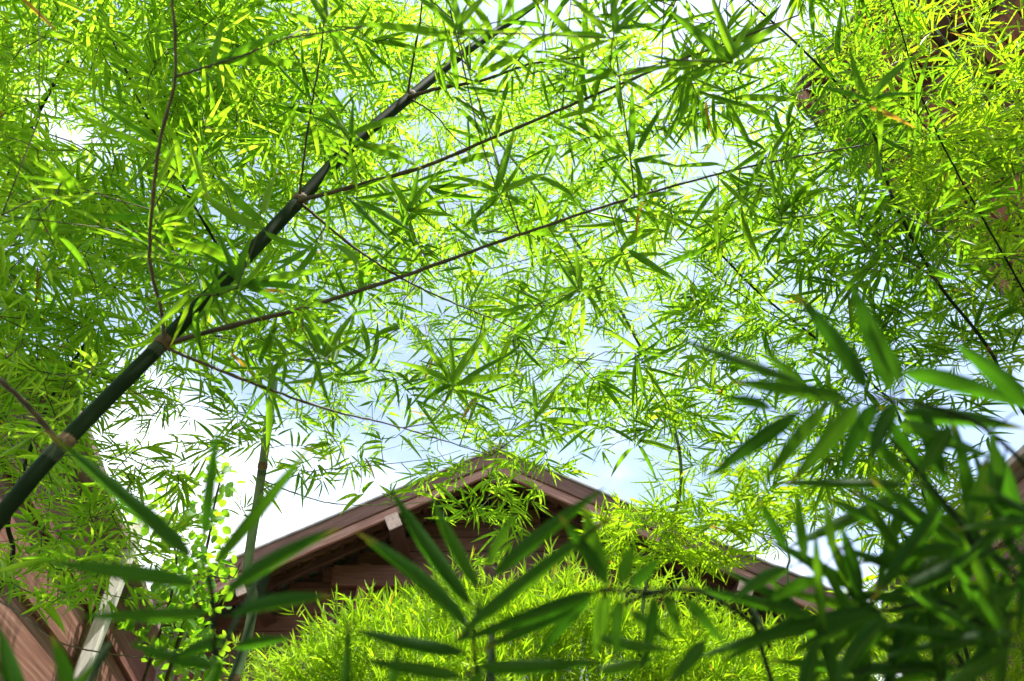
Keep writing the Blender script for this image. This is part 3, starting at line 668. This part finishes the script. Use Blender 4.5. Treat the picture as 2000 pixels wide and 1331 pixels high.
Cc.cover([(230, 200, 330, 300, 2.1, 1.9, 3.6), (560, 170, 260, 240, 1.25, 2.2, 3.6), (150, 560, 260, 200, 1.3, 1.7, 3.0), (420, 560, 240, 160, 1.1, 2.0, 3.2),
          (-60, 300, 160, 500, 0.9, 1.8, 3.4), (250, -180, 500, 160, 1.4, 2.0, 3.4)], 0.125, tau=1.25)
Cc.cover([(60, 260, 110, 300, 0.16, 0.85, 1.4)], 0.12)

# ------------------------------------------------------------------ left, before the plank wall
D = Plant('bamboo', 'sunlit bright bamboo sprays hanging before the left plank wall', 'bamboo', (-1.75, 1.75, 0.0), 'leaf_pale', 'twig')
D.culm([(-1.75, 1.75, 0.0), P(-60, 1250, 2.1), P(20, 1000, 2.1), P(90, 800, 2.15), P(180, 650, 2.3)], 0.012, 0.005, M['culm_dark'])
br(D, [(-40, 1150, 1.9), (40, 1200, 1.8), (110, 1252, 1.75), (200, 1275, 1.75), (310, 1287, 1.8), (380, 1285, 1.85)], 0.0032, 0.0014)
br(D, [(20, 1000, 2.1), (90, 1040, 2.0), (180, 1020, 2.0), (260, 980, 2.0)], 0.003, 0.001)
D.cover([(90, 1050, 160, 70, 1.0, 1.6, 2.4), (180, 930, 170, 80, 0.9, 1.8, 2.6), (60, 830, 130, 130, 1.9, 1.5, 2.4), (180, 1120, 120, 70, 0.5, 1.5, 2.2), (80, 1130, 130, 60, 1.0, 1.6, 2.2), (280, 1000, 110, 110, 0.5, 2.0, 2.7), (40, 690, 170, 110, 1.5, 1.6, 2.6), (230, 760, 160, 90, 0.6, 1.8, 2.8)], 0.085, clump=0.4)

# ------------------------------------------------------------------ fine canopy over the gable
Ee = Plant('bamboo', 'fine pale leafy bamboo canopy against the blue sky above the gable peak', 'bamboo', (0.55, 4.4, 0.0), 'leaf_pale', 'twig_green', hi=False)
Ee.culm([(0.55, 4.4, 0.0), P(1250, 1250, 3.9), P(1330, 950, 3.6), P(1270, 720, 3.3), P(1130, 480, 3.2), P(960, 260, 3.3), P(800, 60, 3.6)], 0.015, 0.004, M['culm_pale'])
br(Ee, [(1270, 720, 3.3), (1120, 700, 3.1), (960, 720, 3.0), (820, 760, 3.0)], 0.003, 0.001)
br(Ee, [(1130, 480, 3.2), (980, 520, 3.1), (820, 560, 3.0), (700, 640, 2.9)], 0.003, 0.001)
br(Ee, [(1130, 480, 3.2), (1240, 420, 3.1), (1380, 400, 3.1), (1500, 330, 3.2)], 0.003, 0.001)
br(Ee, [(1290, 800, 3.4), (1400, 720, 3.3), (1500, 660, 3.3)], 0.003, 0.001)
br(Ee, [(1160, 690, 3.1), (1010, 830, 3.1), (960, 920, 3.2), (955, 1000, 3.3), (965, 1090, 3.3)], 0.003, 0.001)
Ee.cover([(900, 560, 330, 170, 0.42, 2.1, 3.1), (1200, 560, 300, 200, 0.32, 2.1, 3.2), (1000, 250, 420, 190, 0.36, 2.2, 3.6), (1330, 290, 260, 230, 0.55, 2.3, 3.6),
          (1020, 790, 220, 90, 0.7, 2.4, 3.4), (1300, 770, 150, 100, 0.5, 2.6, 3.4), (700, 420, 230, 190, 0.85, 2.2, 3.4), (960, 1020, 120, 85, 0.55, 3.0, 3.5), (960, 925, 170, 40, 0.75, 2.9, 3.4), (800, 60, 500, 150, 0.65, 2.6, 3.8), (1060, 880, 120, 50, 0.4, 2.6, 3.2)], 0.125, wr=(0.068, 0.095), clump=0.5, tau=1.1)
Ee.cover([(900, 500, 420, 330, 0.42, 3.2, 4.4), (1250, 540, 380, 330, 0.42, 3.2, 4.4), (700, 150, 600, 160, 0.3, 3.0, 4.2), (800, 800, 260, 90, 0.3, 3.0, 3.8)], 0.10, wr=(0.07, 0.10), clump=0.55)

# ------------------------------------------------------------------ right: three leaning culms
Rr = Plant('bamboo', 'tall dark bamboo culm leaning leftward from the right edge beneath the pavilion eaves', 'bamboo', (2.35, 2.4, 0.0), 'leaf_deep', hi=False)
Rr.culm([(2.35, 2.4, 0.0), P(2060, 900, 2.45), P(1930, 680, 2.4), P(1830, 550, 2.35), P(1745, 390, 2.35), P(1690, 230, 2.4), P(1560, 90, 2.5), P(1460, 0, 2.6), P(1340, -120, 2.7)], 0.010, 0.003, M['culm_dark'])
br(Rr, [(1830, 548, 2.35), (1750, 490, 2.3), (1700, 440, 2.2), (1640, 380, 2.2)], 0.005, 0.002)
br(Rr, [(1690, 230, 2.4), (1620, 170, 2.3), (1540, 190, 2.3), (1460, 240, 2.3)], 0.004, 0.002)
br(Rr, [(2040, 640, 2.2), (1950, 480, 2.1), (1860, 320, 2.1), (1800, 190, 2.1), (1760, 60, 2.1), (1720, -60, 2.1)], 0.004, 0.002, mat=M['culm_dark'])
Rr.cover([(1600, 130, 280, 170, 1.0, 1.7, 2.9), (1720, 360, 260, 170, 1.2, 1.7, 2.9), (1800, 570, 220, 170, 1.0, 1.7, 2.8), (1560, 420, 220, 130, 0.6, 1.9, 2.9), (1700, -160, 500, 150, 1.0, 1.7, 2.8), (2120, 300, 130, 500, 1.2, 1.7, 3.0)], 0.125, tau=0.7)
R2 = Plant('bamboo', 'thin bamboo stem right of centre with light narrow leaves against the sky', 'bamboo', (1.95, 3.7, 0.0), 'leaf_mid', hi=False)
R2.culm([(1.95, 3.7, 0.0), P(1800, 950, 3.3), P(1700, 745, 3.0), P(1592, 660, 2.85), P(1480, 570, 2.75), P(1400, 490, 2.7), P(1290, 390, 2.7), P(1200, 280, 2.75)], 0.011, 0.003, M['culm_dark'])
br(R2, [(1592, 660, 2.85), (1500, 610, 2.8), (1400, 540, 2.75), (1320, 470, 2.7), (1250, 380, 2.7)], 0.004, 0.0015)
br(R2, [(1700, 745, 3.0), (1560, 730, 2.9), (1440, 720, 2.9), (1320, 728, 2.9)], 0.003, 0.001)
br(R2, [(1740, 800, 3.1), (1600, 780, 3.0), (1540, 850, 3.0)], 0.003, 0.001)
R2.cover([(1480, 560, 220, 160, 0.7, 2.3, 3.3), (1600, 720, 230, 130, 0.8, 2.4, 3.3), (1400, 830, 160, 80, 0.45, 2.6, 3.3), (1700, 560, 180, 140, 0.7, 2.3, 3.2), (1750, 870, 200, 120, 0.9, 2.4, 3.2)], 0.12, wr=(0.068, 0.095), tau=1.1)
R3 = Plant('bamboo', 'bright narrow-leaved bamboo lit by sun before the dark pavilion eaves', 'bamboo', (2.9, 2.55, 0.0), 'leaf_lime', 'twig_green', hi=False)
R3.culm([(2.9, 2.55, 0.0), P(2130, 700, 3.0), P(2030, 400, 2.9), P(1930, 200, 2.9), P(1830, 60, 3.0), P(1720, -80, 3.2)], 0.012, 0.004, M['culm_pale'])
br(R3, [(1930, 200, 2.9), (1820, 260, 2.8), (1700, 300, 2.8)], 0.003, 0.001)
R3.cover([(1870, 150, 210, 200, 0.62, 2.4, 3.4), (1930, 380, 160, 180, 0.9, 2.4, 3.4), (1700, 330, 150, 140, 0.7, 2.6, 3.3), (1930, 600, 130, 160, 0.9, 2.4, 3.4), (1640, 60, 180, 120, 0.7, 2.6, 3.4)], 0.105, wr=(0.07, 0.10), tilt=0.5, tau=1.4)

# ------------------------------------------------------------------ spiky bamboo right of the gable
S = Plant('bamboo', 'spiky bright green bamboo sprays overhanging the right slope of the gable roof', 'bamboo', (1.9, 4.6, 0.0), 'leaf_lime', 'twig_green', hi=False)
S.culm([(1.9, 4.6, 0.0), P(1560, 1230, 4.3), P(1540, 1080, 4.1), P(1500, 960, 3.9), P(1440, 880, 3.8)], 0.013, 0.004, M['culm_pale'])
br(S, [(1540, 1080, 4.1), (1430, 1020, 3.9), (1330, 1000, 3.8), (1240, 1010, 3.7)], 0.004, 0.001)
br(S, [(1500, 980, 3.9), (1620, 960, 3.8), (1750, 990, 3.8), (1860, 1000, 3.8)], 0.004, 0.001)
S.cover([(1430, 980, 190, 70, 1.1, 3.3, 4.2), (1620, 950, 210, 80, 0.9, 3.3, 4.2), (1800, 1000, 180, 110, 0.9, 3.2, 4.0), (1260, 1050, 110, 70, 1.5, 3.3, 4.0), (1180, 1030, 60, 50, 0.8, 3.4, 3.9), (1420, 1060, 110, 50, 1.0, 3.4, 4.2), (1850, 1130, 170, 110, 0.8, 3.2, 4.0), (1390, 890, 150, 60, 0.5, 3.2, 3.9)], 0.13, wr=(0.06, 0.09), tilt=0.7, droop=0.05, clump=0.4, spread=60, growup=0.15, tau=1.3)

# ------------------------------------------------------------------ dense lime mound before the house and its little sisters
def mound(label, c, rad, n, length, stems, leaf='leaf_lime'):
    p = Plant('bamboo_clump', label, 'bamboo', (c[0], c[1], 0.0), leaf, 'twig_green', hi=False)
    c = np.array(c)
    v = unit(RNG.normal(0, 1, (n, 3))); v[:, 2] = np.abs(v[:, 2]) * 1.1 - 0.12; v = unit(v); v[:, 1] = np.where(v[:, 1] > 0.55, -v[:, 1], v[:, 1])
    bump = 1 + 0.13 * np.sin(v[:, 0] * 11 + 1) * np.sin(v[:, 2] * 9 + v[:, 1] * 7) + RNG.normal(0, 0.05, n) - 0.25 * RNG.random(n) ** 3
    pts = c + v * np.array(rad) * bump[:, None]
    for k in range(stems):
        a = unit(RNG.normal(0, 1, 3)); a[2] = abs(a[2]) + 0.5; a = unit(a)
        q = np.array([c[0] + RNG.normal(0, .18), c[1] + RNG.normal(0, .18), 0])
        p.branch([q, (q + c) / 2 + RNG.normal(0, .05, 3), c * 0.6 + q * 0.0 + 0.4 * (c + a * rad * 0.9), c + a * np.array(rad) * 0.92], 0.006, 0.002, name='culm')
    u = unit(v + RNG.normal(0, 0.42, (n, 3)) + UP * 0.25)
    m = np.where(RNG.random(n) < 0.30)[0]
    near = c + v * np.array(rad) * (bump - 0.22)[:, None]
    p.tw.append((near[m], pts[m], 0.0016))
    fans(p.lv, pts, u, RNG.normal(0, 1, (n, 3)), length * RNG.uniform(0.75, 1.25, n), 4, 7, (0.06, 0.09), 75, 0.06)
    return p
mound('dense lime-green bamboo clump before the gable wall, sunlit at bottom centre', (0.2, 4.75, 1.66), (2.15, 0.95, 1.36), 9000, 0.11, 16)
mound('small lime bamboo clump in the lower left corner before the plank wall', (-2.28, 2.62, 1.35), (0.42, 0.40, 0.62), 800, 0.085, 7)
mound('lime-green bamboo clump at lower right half hidden behind dark foreground leaves', (2.45, 4.1, 1.55), (0.95, 0.8, 1.2), 1900, 0.10, 9)

# ------------------------------------------------------------------ round-leaved shrub between the wall and the house
G = Plant('shrub', 'round-leaved shrub between the left plank wall and the gabled house', 'shrub', (-2.35, 5.0, 0.0), 'leaf_round', 'twig')
G.blades = ROUND
G.branch([(-2.35, 5.0, 0), (-2.3, 4.9, 1.6), P(390, 1120, 4.6), P(420, 980, 4.5), P(440, 905, 4.5)], 0.018, 0.004, name='stem')
G.branch([(-2.35, 5.0, 0), (-2.45, 4.9, 1.6), P(330, 1180, 4.6), P(340, 1050, 4.5), P(330, 960, 4.5)], 0.016, 0.003, name='stem')
G.branch([P(390, 1120, 4.6), P(450, 1130, 4.5), P(470, 1100, 4.4)], 0.006, 0.003, name='stem')
pts = []
for cx, cy, rx, ry, n in ((425, 940, 45, 45, 22), (380, 1050, 70, 80, 80), (390, 1140, 80, 55, 80), (330, 1200, 90, 90, 90), (370, 1280, 70, 70, 80), (300, 1000, 70, 60, 30)):
    a = RNG.uniform(0, 6.28, n); r = np.sqrt(RNG.random(n)); d = RNG.uniform(4.1, 5.0, n)
    pts.append(np.array([P(cx + rx * q * math.cos(b), cy + ry * q * math.sin(b), e) for q, b, e in zip(r, a, d)]))
pts = np.concatenate(pts); G.attach(pts, 0.002)
for k in range(2):
    n = len(pts); dirs = unit(RNG.normal(0, 1, (n, 3)) + UP * 0.1)
    G.lv.add(pts + RNG.normal(0, 0.015, (n, 3)), dirs * RNG.uniform(0.06, 0.10, (n, 1)), RNG.uniform(0.035, 0.055, n), UP + RNG.normal(0, 0.5, (n, 3)))

# ------------------------------------------------------------------ young bamboo close to the camera, in the shade
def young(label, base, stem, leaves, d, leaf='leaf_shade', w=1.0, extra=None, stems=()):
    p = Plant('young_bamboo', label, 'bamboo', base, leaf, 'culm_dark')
    p.branch([base] + [P(*q) for q in stem], 0.0026, 0.0014, name='stem', wob=0.0)
    for s_ in stems: p.branch([P(*q) for q in s_], 0.0018, 0.0011, name='stem', wob=0.0)
    bases = []
    for (bx, by, tx, ty, wp, *dd) in leaves:
        d0 = (dd[0] if dd else d) * RNG.uniform(0.95, 1.05); L = math.hypot(tx - bx, ty - by) / FPX * d0
        b = P(bx, by, d0); t = P(tx, ty, d0 + RNG.uniform(-0.25, 0.3) * L)
        bases.append(b)
        p.blade_to(b, t, 0.80 * w * wp / FPX * d0, RNG.uniform(0.75, 0.95), 0.12)
    p.attach(bases, 0.0011)
    return p
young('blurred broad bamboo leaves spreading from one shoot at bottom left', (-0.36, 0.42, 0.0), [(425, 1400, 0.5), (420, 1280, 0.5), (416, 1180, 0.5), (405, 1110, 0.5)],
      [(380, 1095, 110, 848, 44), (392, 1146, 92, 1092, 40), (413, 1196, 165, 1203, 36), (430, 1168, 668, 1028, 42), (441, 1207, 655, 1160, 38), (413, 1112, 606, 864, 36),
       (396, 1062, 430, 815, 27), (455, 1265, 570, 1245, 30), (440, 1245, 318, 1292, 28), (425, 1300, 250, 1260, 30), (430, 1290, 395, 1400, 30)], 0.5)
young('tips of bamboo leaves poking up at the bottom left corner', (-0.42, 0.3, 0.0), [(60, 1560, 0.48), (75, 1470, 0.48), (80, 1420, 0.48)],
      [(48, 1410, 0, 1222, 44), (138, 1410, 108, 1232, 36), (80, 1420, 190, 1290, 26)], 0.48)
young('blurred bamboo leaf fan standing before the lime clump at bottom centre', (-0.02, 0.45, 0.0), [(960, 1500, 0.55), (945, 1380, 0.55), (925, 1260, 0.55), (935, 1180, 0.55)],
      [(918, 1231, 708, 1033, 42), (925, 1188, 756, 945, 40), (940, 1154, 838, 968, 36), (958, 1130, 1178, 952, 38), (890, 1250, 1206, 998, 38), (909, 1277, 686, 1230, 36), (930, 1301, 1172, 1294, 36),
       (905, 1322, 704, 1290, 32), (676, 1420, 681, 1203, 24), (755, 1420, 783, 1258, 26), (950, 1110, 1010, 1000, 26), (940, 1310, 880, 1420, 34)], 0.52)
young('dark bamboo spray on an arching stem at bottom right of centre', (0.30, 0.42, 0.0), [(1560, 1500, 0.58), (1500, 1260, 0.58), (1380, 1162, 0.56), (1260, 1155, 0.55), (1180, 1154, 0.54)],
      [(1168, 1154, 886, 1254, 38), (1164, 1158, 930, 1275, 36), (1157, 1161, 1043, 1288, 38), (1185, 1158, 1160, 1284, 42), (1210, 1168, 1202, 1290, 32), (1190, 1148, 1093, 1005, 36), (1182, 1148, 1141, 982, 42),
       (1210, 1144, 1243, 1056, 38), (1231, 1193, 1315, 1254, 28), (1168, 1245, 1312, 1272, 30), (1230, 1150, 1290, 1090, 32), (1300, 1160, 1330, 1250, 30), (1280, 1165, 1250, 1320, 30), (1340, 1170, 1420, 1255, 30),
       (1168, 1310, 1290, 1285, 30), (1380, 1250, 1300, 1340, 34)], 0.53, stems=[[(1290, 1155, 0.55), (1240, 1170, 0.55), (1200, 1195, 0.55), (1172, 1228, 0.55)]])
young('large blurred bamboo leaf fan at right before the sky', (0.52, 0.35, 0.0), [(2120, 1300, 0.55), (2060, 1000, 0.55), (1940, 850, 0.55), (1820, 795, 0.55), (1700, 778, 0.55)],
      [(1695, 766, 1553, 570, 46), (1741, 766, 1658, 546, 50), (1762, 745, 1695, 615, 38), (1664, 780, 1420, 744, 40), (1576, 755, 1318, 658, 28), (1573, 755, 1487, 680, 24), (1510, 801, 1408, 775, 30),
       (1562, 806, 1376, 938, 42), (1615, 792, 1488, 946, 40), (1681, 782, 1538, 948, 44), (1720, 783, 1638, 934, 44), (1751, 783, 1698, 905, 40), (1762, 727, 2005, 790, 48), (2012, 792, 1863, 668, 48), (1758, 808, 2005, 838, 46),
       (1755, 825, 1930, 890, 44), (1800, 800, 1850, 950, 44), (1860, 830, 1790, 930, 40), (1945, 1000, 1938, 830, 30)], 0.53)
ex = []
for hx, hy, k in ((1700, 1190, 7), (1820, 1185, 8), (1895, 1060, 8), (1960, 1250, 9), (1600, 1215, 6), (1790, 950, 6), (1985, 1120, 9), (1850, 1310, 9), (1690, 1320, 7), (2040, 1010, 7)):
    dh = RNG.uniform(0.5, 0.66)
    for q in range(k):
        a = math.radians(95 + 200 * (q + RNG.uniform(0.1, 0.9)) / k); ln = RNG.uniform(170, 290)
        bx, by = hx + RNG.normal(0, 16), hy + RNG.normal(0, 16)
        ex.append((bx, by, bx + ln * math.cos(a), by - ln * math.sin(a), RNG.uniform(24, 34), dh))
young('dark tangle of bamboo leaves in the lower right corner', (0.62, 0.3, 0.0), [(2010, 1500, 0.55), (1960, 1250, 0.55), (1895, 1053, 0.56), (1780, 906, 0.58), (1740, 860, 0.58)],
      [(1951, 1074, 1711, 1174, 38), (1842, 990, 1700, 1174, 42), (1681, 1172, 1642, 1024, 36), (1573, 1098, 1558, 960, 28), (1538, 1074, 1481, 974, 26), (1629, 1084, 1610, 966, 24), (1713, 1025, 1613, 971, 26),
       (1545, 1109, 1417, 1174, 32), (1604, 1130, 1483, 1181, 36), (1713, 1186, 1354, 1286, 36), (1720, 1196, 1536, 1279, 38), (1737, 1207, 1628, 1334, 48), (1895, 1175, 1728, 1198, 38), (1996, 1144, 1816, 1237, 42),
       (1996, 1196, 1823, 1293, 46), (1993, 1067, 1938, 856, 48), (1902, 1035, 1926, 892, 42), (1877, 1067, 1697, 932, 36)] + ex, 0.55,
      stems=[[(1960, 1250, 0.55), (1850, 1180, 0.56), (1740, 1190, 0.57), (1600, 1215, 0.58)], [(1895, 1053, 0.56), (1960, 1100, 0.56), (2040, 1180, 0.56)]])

# ------------------------------------------------------------------ unseen crown added behind and above the camera to shade the young bamboo
K = Plant('bamboo', 'unseen bamboo crown added over and behind the camera for shade', 'bamboo', (0.9, -1.6, 0.0), 'leaf_mid', hi=False, lod=0)
K.culm([(0.9, -1.6, 0.0), (0.95, -1.5, 1.6), (0.8, -1.2, 3.0), (0.3, -0.7, 4.0), (-0.4, -0.3, 4.6)], 0.022, 0.006, M['culm_dark'])
n = 3200; pk = np.stack([RNG.uniform(-2.2, 2.8, n), RNG.uniform(-2.6, 0.2, n), RNG.uniform(2.6, 4.3, n)], 1); pk[:, 1] = -2.6 + (pk[:, 1] + 2.6) / 2.8 * (2.6 + 0.37 * (pk[:, 2] - 1.3))
K.spray(pk, 0.13)
n = 2200; pk = np.stack([RNG.uniform(-2.6, 2.8, n), RNG.uniform(-2.6, -1.3, n), RNG.uniform(0.2, 2.7, n)], 1)  # thicket added out of view to hold back light from behind
K.spray(pk, 0.15)

finish_plants()
for o in list(bpy.data.objects):
    if '_base' in o: del o['_base']
